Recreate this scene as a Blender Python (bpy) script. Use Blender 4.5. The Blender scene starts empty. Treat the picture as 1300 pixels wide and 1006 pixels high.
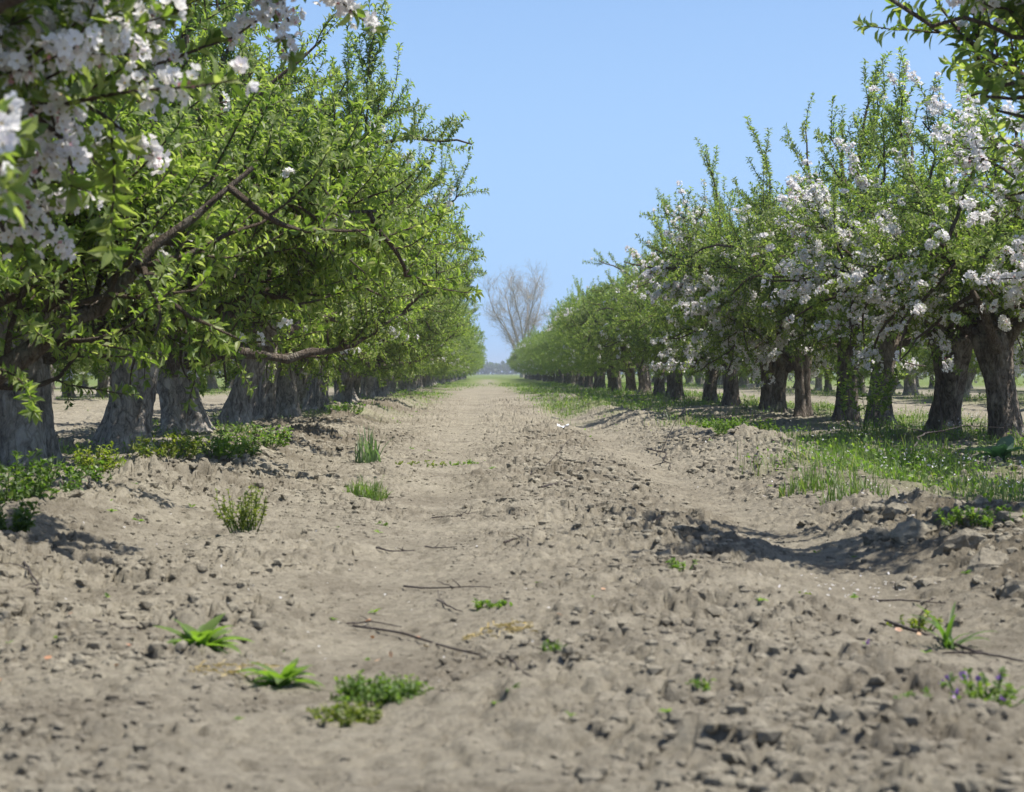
import bpy, math, random
import numpy as np
from mathutils import Vector

SC = bpy.context.scene
COL = SC.collection
F = 2766.0                 # focal length in photo pixels (1300 wide)
EYE = 0.65                 # camera height
VPX, VPY = 620.0, 474.0    # where the aisle's direction meets the horizon
PI = math.pi
SUN_EL, SUN_AZ = math.radians(63), math.radians(106)   # azimuth clockwise from +Y


# ------------------------------------------------------------------ noise
def _h(ix, iy, seed):
    a = (ix.astype(np.int64) * 374761393 + iy.astype(np.int64) * 668265263 + seed * 974634777) & 0xFFFFFFFF
    a = ((a ^ (a >> 13)) * 1274126177) & 0xFFFFFFFF
    a = ((a ^ (a >> 16)) * 2246822519) & 0xFFFFFFFF
    return ((a ^ (a >> 15)) & 0xFFFFFF) / float(0x1000000)


def vnoise(x, y, seed=0):
    ix, iy = np.floor(x), np.floor(y)
    fx, fy = x - ix, y - iy
    ux = fx * fx * fx * (fx * (fx * 6 - 15) + 10)
    uy = fy * fy * fy * (fy * (fy * 6 - 15) + 10)
    a, b = _h(ix, iy, seed), _h(ix + 1, iy, seed)
    c, d = _h(ix, iy + 1, seed), _h(ix + 1, iy + 1, seed)
    return (a + (b - a) * ux) * (1 - uy) + (c + (d - c) * ux) * uy


def fbm(x, y, seed=0, octv=4, gain=0.5):
    s, a, n = 0.0, 1.0, 0.0
    for o in range(octv):
        s = s + a * (vnoise(x * 2 ** o + 17.3 * o, y * 2 ** o - 9.1 * o, seed + o) - 0.5)
        n += a
        a *= gain
    return s / n * 2


def worley(x, y, seed=0):
    """distance to the nearest and second cell points, the cell's random id, and the offset from its point"""
    ix, iy = np.floor(x), np.floor(y)
    f1 = np.full(x.shape, 9.0)
    f2 = np.full(x.shape, 9.0)
    rid, ox, oy = np.zeros(x.shape), np.zeros(x.shape), np.zeros(x.shape)
    for dx in (-1, 0, 1):
        for dy in (-1, 0, 1):
            cx, cy = ix + dx, iy + dy
            px = cx + _h(cx, cy, seed)
            py = cy + _h(cx, cy, seed + 7)
            d = np.hypot(px - x, py - y)
            m = d < f1
            f2 = np.where(m, f1, np.minimum(f2, d))
            rid = np.where(m, _h(cx, cy, seed + 13), rid)
            ox, oy = np.where(m, x - px, ox), np.where(m, y - py, oy)
            f1 = np.where(m, d, f1)
    return f1, f2, rid, ox, oy


def sst(a, b, x):
    t = np.clip((x - a) / (b - a), 0, 1)
    return t * t * (3 - 2 * t)


def gauss(x, c, w):
    return np.exp(-((x - c) / w) ** 2)


# ------------------------------------------------------------------ the ground
ROWS = (-16.65, -9.7, -2.75, 4.2, 11.15, 18.1)


def macro(x, y):
    x = np.asarray(x, float)
    y = np.asarray(y, float)
    z = 0.05 * fbm(x * 0.35, y * 0.25, 3, 3)
    for r in ROWS:
        z = z + 0.07 * gauss(x, r, 1.0)
    wl = vnoise(y * 0.55, y * 0 + 3.3, 21)
    wr = vnoise(y * 0.6, y * 0 + 8.3, 22)
    sh = 0.22 * (vnoise(y * 0.3, y * 0 + 1.7, 23) - 0.5)
    near = 1 - sst(45, 75, y)
    z = z + near * (0.035 + 0.10 * wl) * gauss(x, -1.72 + sh, 0.34)
    z = z + near * (0.03 + 0.15 * wr) * gauss(x, 1.95 + sh + 0.25 * sst(8, 5, y), 0.36)
    z = z - near * 0.030 * gauss(x, -0.27 + 0.2 * sh, 0.26)
    z = z - near * 0.055 * gauss(x, 1.22 + 0.4 * sh, 0.27)
    z = z - near * 0.020 * gauss(x, -1.25, 0.22)
    return z


def roughness(x, y):
    a = 1.25 + 0.7 * fbm(x * 0.9, y * 0.6, 31, 3)
    a = a * (1 - 0.62 * gauss(x, -0.27, 0.25)) * (1 - 0.62 * gauss(x, 1.22, 0.22))
    a = a + 0.55 * gauss(x, 0.55, 0.35) * (0.5 + vnoise(x * 1.3, y * 0.8, 33))
    a = a + 1.10 * gauss(x, 2.0, 0.5) * vnoise(x * 0.9, y * 0.7, 34)
    a = a + 0.80 * gauss(x, -1.75, 0.45) * vnoise(x * 0.9, y * 0.7, 35)
    a = a + 0.45 * gauss(x, -1.65, 0.65) * sst(10, 14, y)
    return np.clip(a, 0.36, 2.3)


def detail(x, y):
    """broken crust: tilted angular chunks in four sizes, with cracks and pits between them"""
    wx = x + 0.06 * fbm(x * 7, y * 7, 41, 2) + 0.022 * fbm(x * 32, y * 32, 45, 2)
    wy = y + 0.06 * fbm(x * 7, y * 7, 43, 2) + 0.022 * fbm(x * 32, y * 32, 47, 2)
    z = np.zeros(x.shape)
    gate = sst(-.40, .15, fbm(x * 1.9, y * 1.9, 49, 3))          # loose and crusted patches
    for s, amp, p, seed in ((0.30, 0.022, 3.0, 50), (0.125, 0.016, 2.4, 60), (0.060, 0.0095, 1.8, 70), (0.030, 0.0055, 1.4, 76)):
        f1, f2, r, ox, oy = worley(wx / s, wy / s, seed)
        a = r * 91.7
        tilt = (np.cos(a) * ox + np.sin(a) * oy) * 1.1
        edge = np.clip((f2 - f1) * 6.0, 0, 1)
        body = np.clip(r ** p + r * tilt, -0.15, 1.2)
        z = z + amp * (0.40 + 0.62 * gate) * (body * (0.35 + 0.65 * edge) - 0.45 * (1 - edge) * (r > 0.35))
    n = fbm(wx * 10, wy * 10, 80, 3)
    z = z - 0.10 * np.clip(n - 0.36, 0, 1) * (.4 + .8 * gate)
    n = fbm(wx * 23, wy * 23, 87, 2)
    z = z - 0.070 * np.clip(n - 0.34, 0, 1)
    z = z + 0.005 * fbm(wx * 45, wy * 45, 84, 3)
    return z


def turned(x, y):
    """freshly turned, darker earth along the ploughed ridges"""
    n = fbm(x * 1.1, y * 0.5, 141, 4)
    t = gauss(x, -1.8, 0.75) * sst(9, 14, y) + 0.9 * gauss(x, 2.1, .6) * (1 - .6 * sst(14, 30, y)) + .35 * gauss(x, 0.6, .4)
    return np.clip(t * sst(-.35, .25, n) + 0.35 * sst(.15, .5, n), 0, 1)


def grass_amount(x, y):
    n = fbm(x * 0.55, y * 0.3, 91, 4)
    n2 = fbm(x * 1.6, y * 1.1, 95, 3)
    right = sst(1.55, 2.5, x - 0.5 * n2) * (1 - sst(6.2, 7.2, x)) * sst(10.2, 12.5, y + 1.0 * n2)
    right = right * sst(-0.38, 0.12, n + 0.5 * n2)
    r2 = sst(0.75, 1.35, x - 0.5 * n2) * (1 - sst(6.2, 7.2, x)) * sst(24, 34, y) * sst(-0.30, 0.20, n + 0.4 * n2)
    left = sst(-4.6, -4.0, x) * (1 - sst(-2.35, -1.85, x)) * sst(10, 14, y) * sst(-0.10, 0.30, n + 0.5 * n2) * 0.75
    l2 = sst(-4.2, -3.0, x) * (1 - sst(-1.6, -0.9, x + 0.4 * n2)) * sst(24, 36, y) * sst(-0.20, 0.30, n + 0.4 * n2) * 0.8
    other = np.zeros(np.shape(x))
    for r in (-16.65, -9.7, 11.15, 18.1):
        other = np.maximum(other, gauss(x, r, 1.3) * sst(-0.3, 0.3, n))
    right = right * (1 - .85 * sst(.05, .40, fbm(x * .9 + 7, y * .7, 161, 3)))
    far = sst(80, 125, y) * (1 - 0.8 * gauss(x, -0.1, 0.9) * (1 - sst(190, 260, y)))
    far = np.maximum(far, sst(250, 262, y))
    return np.clip(np.maximum.reduce([right, r2, left, l2, other, far]), 0, 1)


def ground_z(x, y):
    x = np.atleast_1d(np.asarray(x, float))
    y = np.atleast_1d(np.asarray(y, float))
    z = macro(x, y)
    m = (y < 70) & (y > 1) & (np.abs(x) < 14)
    if m.any():
        xs, ys = x[m], y[m]
        fade = (1 - sst(45, 70, ys)) * sst(1, 2, ys) * (1 - sst(10, 14, np.abs(xs)))
        z[m] += detail(xs, ys) * roughness(xs, ys) * fade
    return z


def gz(x, y):
    return float(ground_z([x], [y])[0])


def at(px, py):
    """ground point seen at a pixel of the photograph"""
    d = F * EYE / (py - VPY)
    X = (px - VPX) * d / F
    for _ in range(4):
        zz = float(macro(X, d))
        d = F * (EYE - zz) / (py - VPY)
        X = (px - VPX) * d / F
    return X, d


# ------------------------------------------------------------------ mesh helpers
class Geo:
    def __init__(self):
        self.v, self.q, self.t, self.qm, self.tm, self.n = [], [], [], [], [], 0

    def add(self, v, quads=None, tris=None, m=0):
        v = np.asarray(v, float).reshape(-1, 3)
        if quads is not None and len(quads):
            quads = np.asarray(quads, np.int64).reshape(-1, 4)
            self.q.append(quads + self.n)
            self.qm.append(np.full(len(quads), m))
        if tris is not None and len(tris):
            tris = np.asarray(tris, np.int64).reshape(-1, 3)
            self.t.append(tris + self.n)
            self.tm.append(np.full(len(tris), m))
        self.v.append(v)
        self.n += len(v)

    def mesh(self, name, mats, smooth=False):
        me = bpy.data.meshes.new(name)
        v = np.concatenate(self.v) if self.v else np.zeros((0, 3))
        q = np.concatenate(self.q) if self.q else np.zeros((0, 4), np.int64)
        t = np.concatenate(self.t) if self.t else np.zeros((0, 3), np.int64)
        mi = np.concatenate([np.concatenate(self.qm) if self.qm else np.zeros(0),
                             np.concatenate(self.tm) if self.tm else np.zeros(0)]).astype(np.int32)
        me.vertices.add(len(v))
        me.vertices.foreach_set('co', v.astype(np.float32).ravel())
        nl = q.size + t.size
        me.loops.add(nl)
        me.loops.foreach_set('vertex_index', np.concatenate([q.ravel(), t.ravel()]).astype(np.int32))
        npoly = len(q) + len(t)
        me.polygons.add(npoly)
        ls = np.concatenate([np.arange(len(q)) * 4, q.size + np.arange(len(t)) * 3]).astype(np.int32)
        me.polygons.foreach_set('loop_start', ls)
        if npoly:
            me.polygons.foreach_set('material_index', mi)
            me.polygons.foreach_set('use_smooth', np.full(npoly, smooth))
        for m in (mats if isinstance(mats, (list, tuple)) else [mats]):
            me.materials.append(m)
        me.update(calc_edges=True)
        return me


def link(name, me, parent=None, loc=None):
    o = bpy.data.objects.new(name, me)
    COL.objects.link(o)
    if parent is not None:
        o.parent = parent
    if loc is not None:
        o.location = loc
    return o


def tag(o, label, cat, group=None, kind=None):
    if label:
        o['label'] = label
    if cat:
        o['category'] = cat
    if group:
        o['group'] = group
    if kind:
        o['kind'] = kind
    return o


def norm(a):
    return a / np.maximum(np.linalg.norm(a, axis=-1, keepdims=True), 1e-9)


def tubes(P, R, S):
    """M tubes of K points with S sides -> verts, quads"""
    P = np.asarray(P, float)
    R = np.asarray(R, float)
    M, K, _ = P.shape
    T = np.empty_like(P)
    T[:, 1:-1] = P[:, 2:] - P[:, :-2]
    T[:, 0] = P[:, 1] - P[:, 0]
    T[:, -1] = P[:, -1] - P[:, -2]
    T = norm(T)
    mean = norm(P[:, -1] - P[:, 0])
    ref = np.eye(3)[np.argmin(np.abs(mean), axis=1)]
    U = norm(np.cross(T, ref[:, None, :]))
    V = np.cross(T, U)
    a = np.arange(S) / S * 2 * PI
    ring = U[:, :, None, :] * np.cos(a)[None, None, :, None] + V[:, :, None, :] * np.sin(a)[None, None, :, None]
    v = P[:, :, None, :] + ring * R[:, :, None, None]
    m, k, s = np.meshgrid(np.arange(M), np.arange(K - 1), np.arange(S), indexing='ij')
    s2 = (s + 1) % S
    b = m * K * S
    q = np.stack([b + k * S + s, b + k * S + s2, b + (k + 1) * S + s2, b + (k + 1) * S + s], -1)
    return v.reshape(-1, 3), q.reshape(-1, 4)


def perp(d, rng):
    r = rng.normal(size=d.shape)
    return norm(r - d * np.sum(r * d, -1, keepdims=True))


LEAF_HI = (np.array([[0, 0, 0], [.30, -.44, .10], [.30, 0, .0], [.30, .44, .10], [.66, -.40, .06], [.66, 0, -.05],
                     [.66, .40, .06], [1, 0, -.18]]),
           np.array([[1, 2, 5, 4], [2, 3, 6, 5]]), np.array([[0, 2, 1], [0, 3, 2], [4, 5, 7], [5, 6, 7]]))
LEAF_LO = (np.array([[0, 0, 0], [.48, -.5, .10], [.48, 0, 0], [.48, .5, .10], [1, 0, -.15]]),
           np.array([[0, 2, 4, 1], [0, 3, 4, 2]]), np.zeros((0, 3), int))
PETAL = (np.array([[0, 0, 0], [.45, -.42, .10], [.55, 0, .03], [.45, .42, .10], [.95, -.22, .22], [1.0, .2, .20]]),
         np.array([[0, 2, 4, 1], [0, 3, 5, 2]]), np.array([[2, 5, 4]]))


def leaves(geo, tpl, pos, d, nrm, L, W, curl=1.0, m=0):
    tv, tq, tt = tpl
    side = np.cross(nrm, d)
    L = np.asarray(L)[:, None, None]
    W = np.asarray(W)[:, None, None]
    v = (pos[:, None, :] + d[:, None, :] * tv[None, :, 0:1] * L + side[:, None, :] * tv[None, :, 1:2] * W
         + nrm[:, None, :] * tv[None, :, 2:3] * L * curl)
    n = len(pos)
    off = (np.arange(n) * len(tv))[:, None, None]
    geo.add(v, (tq[None] + off) if len(tq) else None, (tt[None] + off) if len(tt) else None, m)


# ------------------------------------------------------------------ materials
def new_mat(name):
    m = bpy.data.materials.new(name)
    m.use_nodes = True
    nt = m.node_tree
    nt.nodes.clear()
    return m, nt, nt.nodes.new('ShaderNodeOutputMaterial')


def node(nt, kind, ins=None, **props):
    n = nt.nodes.new(kind)
    for k, v in props.items():
        setattr(n, k, v)
    for k, v in (ins or {}).items():
        if hasattr(v, 'is_linked') or hasattr(v, 'links'):
            nt.links.new(v, n.inputs[k])
        else:
            n.inputs[k].default_value = v
    return n


def ramp(nt, fac, stops):
    r = nt.nodes.new('ShaderNodeValToRGB')
    cr = r.color_ramp
    while len(cr.elements) < len(stops):
        cr.elements.new(0.5)
    for e, (p, c) in zip(cr.elements, stops):
        e.position = p
        e.color = (*c, 1)
    nt.links.new(fac, r.inputs['Fac'])
    return r.outputs['Color']


def mixc(nt, fac, a, b, mode='MIX'):
    n = nt.nodes.new('ShaderNodeMix')
    n.data_type = 'RGBA'
    n.blend_type = mode
    for sock, v in ((n.inputs[0], fac), (n.inputs[6], a), (n.inputs[7], b)):
        if hasattr(v, 'links'):
            nt.links.new(v, sock)
        else:
            sock.default_value = v if isinstance(v, (int, float)) else (*v, 1)
    return n.outputs[2]


def foliage_mat(name, stops, back=1.35, trans=0.52, gloss=0.42, vary=0.10, rough=0.42, tint=(1.05, 1.22, .55)):
    m, nt, out = new_mat(name)
    g = node(nt, 'ShaderNodeNewGeometry')
    oi = node(nt, 'ShaderNodeObjectInfo')
    col = ramp(nt, g.outputs['Random Per Island'], stops)
    hs = node(nt, 'ShaderNodeHueSaturation', {'Color': col})
    mr = node(nt, 'ShaderNodeMapRange', {'Value': oi.outputs['Random'], 'To Min': 1 - vary, 'To Max': 1 + vary})
    nt.links.new(mr.outputs[0], hs.inputs['Value'])
    pale = mixc(nt, 0.55, hs.outputs[0], tuple(0.5 * c + 0.075 for c in stops[1][1]))
    c2 = mixc(nt, g.outputs['Backfacing'], hs.outputs[0], pale)
    pb = node(nt, 'ShaderNodeBsdfPrincipled', {'Base Color': c2, 'Roughness': rough, 'Specular IOR Level': gloss})
    tc = mixc(nt, 1.0, hs.outputs[0], tuple(k * back for k in tint), 'MULTIPLY')
    tr = node(nt, 'ShaderNodeBsdfTranslucent', {'Color': tc})
    mx = node(nt, 'ShaderNodeMixShader', {0: trans})
    nt.links.new(pb.outputs[0], mx.inputs[1])
    nt.links.new(tr.outputs[0], mx.inputs[2])
    nt.links.new(mx.outputs[0], out.inputs[0])
    return m


MAT = {}
MAT['leaf'] = foliage_mat('apple_leaf', [(0, (.085, .135, .028)), (.40, (.185, .248, .056)), (.80, (.305, .355, .105)), (1, (.40, .41, .19))], gloss=.34)
MAT['weed'] = foliage_mat('weed_leaf', [(0, (.08, .15, .022)), (.5, (.14, .225, .035)), (1, (.23, .30, .06))])
MAT['weed_yellow'] = foliage_mat('yellow_weed_leaf', [(0, (.12, .16, .025)), (.5, (.19, .23, .03)), (1, (.28, .28, .05))])
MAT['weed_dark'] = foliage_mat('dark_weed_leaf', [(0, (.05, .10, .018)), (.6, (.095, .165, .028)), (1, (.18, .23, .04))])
MAT['grass'] = foliage_mat('grass_blade', [(0, (.065, .12, .02)), (.5, (.115, .19, .032)), (.85, (.19, .24, .06)), (1, (.33, .29, .14))])
MAT['iris'] = foliage_mat('grey_green_blade', [(0, (.12, .19, .09)), (1, (.20, .27, .14))])
MAT['cabbage'] = foliage_mat('blue_green_leaf', [(0, (.10, .19, .10)), (1, (.16, .26, .15))])
MAT['petal'] = foliage_mat('white_petal', [(0, (.88, .80, .82)), (.25, (.90, .88, .88)), (1, (.92, .91, .89))], back=1.0, trans=0.40, gloss=0.2, vary=0.0, tint=(1, 1, 1))
MAT['bud'] = foliage_mat('pink_bud', [(0, (.70, .28, .32)), (.5, (.75, .42, .45)), (1, (.8, .55, .56))], back=0.7, trans=0.2, vary=0, tint=(1, 1, 1))
MAT['violet'] = foliage_mat('violet_petal', [(0, (.26, .12, .48)), (.5, (.35, .18, .55)), (1, (.42, .24, .5))], back=0.8, trans=0.2, vary=0, tint=(1, 1, 1))
MAT['straw'] = foliage_mat('dry_straw', [(0, (.36, .27, .10)), (.5, (.48, .36, .12)), (1, (.52, .40, .2))], back=0.7, trans=0.15)
MAT['orange'] = foliage_mat('dry_orange_bit', [(0, (.42, .16, .06)), (.5, (.55, .26, .12)), (1, (.6, .42, .25))], back=0.6, trans=0.1)


def bark_mat(name, lo, hi, lichen, scale=1.0):
    m, nt, out = new_mat(name)
    tc = node(nt, 'ShaderNodeTexCoord')
    wn = node(nt, 'ShaderNodeTexNoise', {'Vector': tc.outputs['Object'], 'Scale': 9.0, 'Detail': 3.0})
    wv = node(nt, 'ShaderNodeVectorMath', {0: wn.outputs['Color'], 'Scale': 0.10}, operation='SCALE')
    wa = node(nt, 'ShaderNodeVectorMath', {0: tc.outputs['Object'], 1: wv.outputs[0]}, operation='ADD')
    mp = node(nt, 'ShaderNodeMapping', {'Vector': wa.outputs[0], 'Scale': (scale, scale, scale * 0.24)})
    n1 = node(nt, 'ShaderNodeTexNoise', {'Vector': mp.outputs[0], 'Scale': 26.0, 'Detail': 8.0, 'Roughness': 0.7, 'Distortion': 0.6})
    n2 = node(nt, 'ShaderNodeTexNoise', {'Vector': tc.outputs['Object'], 'Scale': 5.0, 'Detail': 5.0, 'Roughness': 0.65})
    n3 = node(nt, 'ShaderNodeTexVoronoi', {'Vector': mp.outputs[0], 'Scale': 19.0}, feature='DISTANCE_TO_EDGE')
    c = ramp(nt, n1.outputs[0], [(.36, lo), (.60, hi)])
    lf = ramp(nt, n2.outputs[0], [(.50, (0, 0, 0)), (.66, (.75, .75, .75))])
    c = mixc(nt, lf, c, lichen)
    cr = ramp(nt, n3.outputs['Distance'], [(0, (.45, .45, .45)), (.12, (1, 1, 1))])
    c = mixc(nt, 0.65, c, cr, 'MULTIPLY')
    pb = node(nt, 'ShaderNodeBsdfPrincipled', {'Base Color': c, 'Roughness': 0.95, 'Specular IOR Level': 0.15})
    ad = node(nt, 'ShaderNodeMath', {0: n1.outputs[0], 1: n3.outputs['Distance']}, operation='ADD')
    bp = node(nt, 'ShaderNodeBump', {'Height': ad.outputs[0], 'Strength': 1.0, 'Distance': 0.035})
    nt.links.new(bp.outputs[0], pb.inputs['Normal'])
    nt.links.new(pb.outputs[0], out.inputs[0])
    return m


MAT['bark'] = bark_mat('apple_bark', (.060, .048, .038), (.215, .18, .148), (.34, .305, .26))
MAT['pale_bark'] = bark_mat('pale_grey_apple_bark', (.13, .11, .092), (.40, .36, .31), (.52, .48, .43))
MAT['limb'] = bark_mat('limb_bark', (.085, .065, .05), (.20, .165, .135), (.28, .26, .22), 2.0)
MAT['twig'] = bark_mat('twig_bark', (.10, .075, .055), (.20, .155, .12), (.24, .21, .17), 6.0)
MAT['grey_twig'] = bark_mat('weathered_twig', (.10, .08, .075), (.22, .185, .17), (.30, .27, .25), 8.0)
MAT['bare'] = bark_mat('bare_tree_bark', (.30, .26, .20), (.42, .37, .29), (.45, .41, .33), 0.2)


def soil_mat(name, with_grass):
    m, nt, out = new_mat(name)
    tc = node(nt, 'ShaderNodeTexCoord')
    P = tc.outputs['Object']
    n1 = node(nt, 'ShaderNodeTexNoise', {'Vector': P, 'Scale': 1.7, 'Detail': 6.0, 'Roughness': 0.6})
    n2 = node(nt, 'ShaderNodeTexNoise', {'Vector': P, 'Scale': 22.0, 'Detail': 6.0, 'Roughness': 0.7})
    n3 = node(nt, 'ShaderNodeTexNoise', {'Vector': P, 'Scale': 150.0, 'Detail': 4.0, 'Roughness': 0.7})
    c = ramp(nt, n2.outputs[0], [(.30, (.172, .156, .123)), (.50, (.255, .233, .186)), (.70, (.315, .290, .234))])
    c1 = ramp(nt, n1.outputs[0], [(.34, (.74, .72, .70)), (.50, (.95, .94, .92)), (.66, (1.06, 1.05, 1.02))])
    c = mixc(nt, 1.0, c, c1, 'MULTIPLY')
    sp = ramp(nt, n3.outputs[0], [(.34, (.62, .58, .55)), (.46, (1, 1, 1)), (.70, (1.12, 1.10, 1.06))])
    c = mixc(nt, 0.8, c, sp, 'MULTIPLY')
    if with_grass:
        tu = node(nt, 'ShaderNodeAttribute', attribute_name='turned')
        c = mixc(nt, tu.outputs['Fac'], c, mixc(nt, 1.0, c, (.60, .575, .55), 'MULTIPLY'))
        at_ = node(nt, 'ShaderNodeAttribute', attribute_name='grass')
        gn = node(nt, 'ShaderNodeTexNoise', {'Vector': P, 'Scale': 0.9, 'Detail': 8.0, 'Roughness': 0.75})
        gc = ramp(nt, gn.outputs[0], [(.30, (.075, .105, .028)), (.55, (.125, .165, .045)), (.75, (.20, .205, .085))])
        c = mixc(nt, at_.outputs['Fac'], c, gc)
    pb = node(nt, 'ShaderNodeBsdfPrincipled', {'Base Color': c, 'Roughness': 1.0, 'Specular IOR Level': 0.05})
    n4 = node(nt, 'ShaderNodeTexNoise', {'Vector': P, 'Scale': 60.0, 'Detail': 8.0, 'Roughness': 0.75})
    bp = node(nt, 'ShaderNodeBump', {'Height': n4.outputs[0], 'Strength': 1.0, 'Distance': 0.014 if with_grass else 0.010})
    nt.links.new(bp.outputs[0], pb.inputs['Normal'])
    nt.links.new(pb.outputs[0], out.inputs[0])
    return m


MAT['soil'] = soil_mat('dry_soil_ground', True)
MAT['clod'] = soil_mat('dry_soil_clod', False)


def plain(name, c, rough=0.7):
    m, nt, out = new_mat(name)
    tc = node(nt, 'ShaderNodeTexCoord')
    n = node(nt, 'ShaderNodeTexNoise', {'Vector': tc.outputs['Object'], 'Scale': 30.0, 'Detail': 4.0})
    cc = ramp(nt, n.outputs[0], [(.3, tuple(.8 * k for k in c)), (.7, c)])
    pb = node(nt, 'ShaderNodeBsdfPrincipled', {'Base Color': cc, 'Roughness': rough})
    nt.links.new(pb.outputs[0], out.inputs[0])
    return m


MAT['paper'] = plain('white_scrap', (.78, .79, .82), 0.5)
MAT['wood_far'] = foliage_mat('far_wood_leaf', [(0, (.05, .08, .03)), (1, (.10, .12, .05))])


# ------------------------------------------------------------------ build the ground sheet
def build_ground():
    ys = [-40, -20, -8, -3, 0, 1.0, 1.6, 2.2]
    y = 2.4
    while y < 48:
        ys.append(y)
        y *= 1.0026
    while y < 2500:
        ys.append(y)
        y *= 1.02 if y < 300 else 1.10
    xs = list(np.arange(0, 1.9, 0.0085))
    x = xs[-1] + 0.0085
    st = 0.0085
    while x < 9:
        xs.append(x)
        st = min(st * 1.0075, 0.06)
        x += st
    while x < 1500:
        xs.append(x)
        st *= 1.16
        x += st
    xs = np.array(xs)
    xs = np.concatenate([-xs[:0:-1], xs])
    ys = np.array(ys, float)
    X, Y = np.meshgrid(xs, ys)
    ny, nx = X.shape
    X, Y = X.ravel(), Y.ravel()
    Z = ground_z(X, Y)
    iy, ix = np.meshgrid(np.arange(ny - 1), np.arange(nx - 1), indexing='ij')
    b = (iy * nx + ix).ravel()
    q = np.stack([b, b + 1, b + nx + 1, b + nx], -1)
    g = Geo()
    g.add(np.stack([X, Y, Z], -1), q)
    me = g.mesh('ground', MAT['soil'], True)
    a = me.attributes.new('grass', 'FLOAT', 'POINT')
    ga = grass_amount(X, Y)
    cover = np.where(Y > 60, ga * 0.95, ga * 0.55)
    a.data.foreach_set('value', cover.astype(np.float32))
    a = me.attributes.new('turned', 'FLOAT', 'POINT')
    a.data.foreach_set('value', (turned(X, Y) * (Y < 90)).astype(np.float32))
    o = link('ground', me)
    tag(o, 'dry grey-brown cultivated soil of the orchard aisle', 'ground', kind='structure')
    return o


build_ground()


# ------------------------------------------------------------------ clods
def blob(rng, n=2):
    """unit clod: icosphere-like, chipped flat faces"""
    import bmesh
    bm = bmesh.new()
    bmesh.ops.create_icosphere(bm, subdivisions=n, radius=1.0)
    v = np.array([w.co[:] for w in bm.verts])
    f = np.array([[w.index for w in t.verts] for t in bm.faces])
    bm.free()
    for _ in range(9):
        d = norm(rng.normal(size=3))
        c = rng.uniform(0.55, 0.85)
        dt = v @ d
        v = v - np.maximum(dt - c, 0)[:, None] * d
    v = v * (1 + 0.06 * rng.normal(size=(len(v), 1)))
    return v * np.array([1, rng.uniform(.7, 1), rng.uniform(.5, .8)]), f


rng = np.random.default_rng(5)


def scatter_crumbs():
    g = Geo()
    protos = [blob(rng, 1) for _ in range(12)]
    n = 200000
    y = 3.0 * (26 / 3.0) ** rng.random(n)
    x = rng.uniform(-1, 1, n) * (0.26 * y + 0.8)
    r = roughness(x, y)
    patch = fbm(x * 2.2, y * 2.2, 111, 4)
    keep = rng.random(n) < np.clip((r - 0.35) * 0.40 + 0.7 * patch, 0.07, 1) * np.clip(0.60 + 0.03 * y, 0, 1)
    x, y, r = x[keep], y[keep], r[keep]
    n = len(x)
    s = 0.0035 + 0.018 * rng.random(n) ** 4.0 * np.clip(r, .4, 1.6)
    s = s * np.clip(y / 9, 1, 1.6)
    z = ground_z(x, y)
    a = rng.uniform(0, 2 * PI, n)
    c, sn = np.cos(a), np.sin(a)
    kind = rng.integers(0, 12, n)
    for k in range(12):
        i = np.where(kind == k)[0]
        v, f = protos[k]
        V = v[None] * s[i, None, None]
        W = np.stack([V[..., 0] * c[i, None] - V[..., 1] * sn[i, None] + x[i, None],
                      V[..., 0] * sn[i, None] + V[..., 1] * c[i, None] + y[i, None],
                      V[..., 2] + (z[i] - s[i] * .08)[:, None]], -1)
        g.add(W, None, f[None] + (np.arange(len(i)) * len(v))[:, None, None])
    print('crumbs', n)
    o = link('soil_crumbs', g.mesh('soil_crumbs', MAT['clod']))
    tag(o, 'small crumbs of dry soil scattered over the aisle', 'soil crumbs', kind='stuff')


scatter_crumbs()

CLODS = [(1030, 668, .085, 'dark shaded soil clod standing alone beside the right wheel rut'),
         (1215, 722, .120, 'tall angular soil slab tilted up in the clod heap at right'),
         (1165, 695, .120, 'broad soil clod behind the tilted slab in the clod heap at right'),
         (1120, 690, .090, None), (1185, 740, .080, None), (1255, 735, .085, None), (1290, 755, .08, None),
         (1085, 672, .075, None), (1240, 700, .08, None), (1140, 668, .07, None), (1280, 700, .075, None),
         (1265, 862, .055, 'rounded soil clod near the lower right corner behind the purple weed'),
         (1150, 745, .055, None), (1110, 655, .06, None), (1200, 660, .07, None), (1245, 655, .08, None),
         (800, 590, .05, None), (880, 600, .06, None), (850, 525, .09, None), (825, 522, .09, None), (868, 530, .08, None),
         (95, 655, .07, 'broad soil clod in the shadow patch at the left edge of the aisle'),
         (180, 668, .05, None), (250, 605, .06, None), (345, 598, .07, None), (400, 520, .07, None), (430, 515, .08, None),
         (470, 510, .08, None), (375, 545, .07, None), (300, 590, .06, None), (1020, 795, .035, None), (880, 676, .03, None),
         (700, 555, .05, None), (1215, 795, .045, None), (985, 880, .035, None), (870, 830, .032, None)]
for i, (px, py, s, lab) in enumerate(CLODS):
    x, y = at(px, py)
    v, f = blob(rng, 3)
    s *= 0.8
    v = v * (1 + 0.05 * rng.normal(size=(len(v), 1)))
    g = Geo()
    g.add(v * s, None, f)
    o = link('soil_clod', g.mesh('soil_clod', MAT['clod']), loc=(x, y, gz(x, y) + s * 0.12))
    o.rotation_euler = (rng.uniform(-.5, .5), rng.uniform(-.5, .5), rng.uniform(0, 6))
    if lab:
        tag(o, lab, 'soil clod', 'large soil clods')
    elif px > 640:
        tag(o, 'grey-brown soil clod among others on the ploughed ground right of the aisle', 'soil clod', 'large soil clods')
    else:
        tag(o, 'grey-brown soil clod among others on the ploughed ridge beside the left trees', 'soil clod', 'large soil clods')


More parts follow.
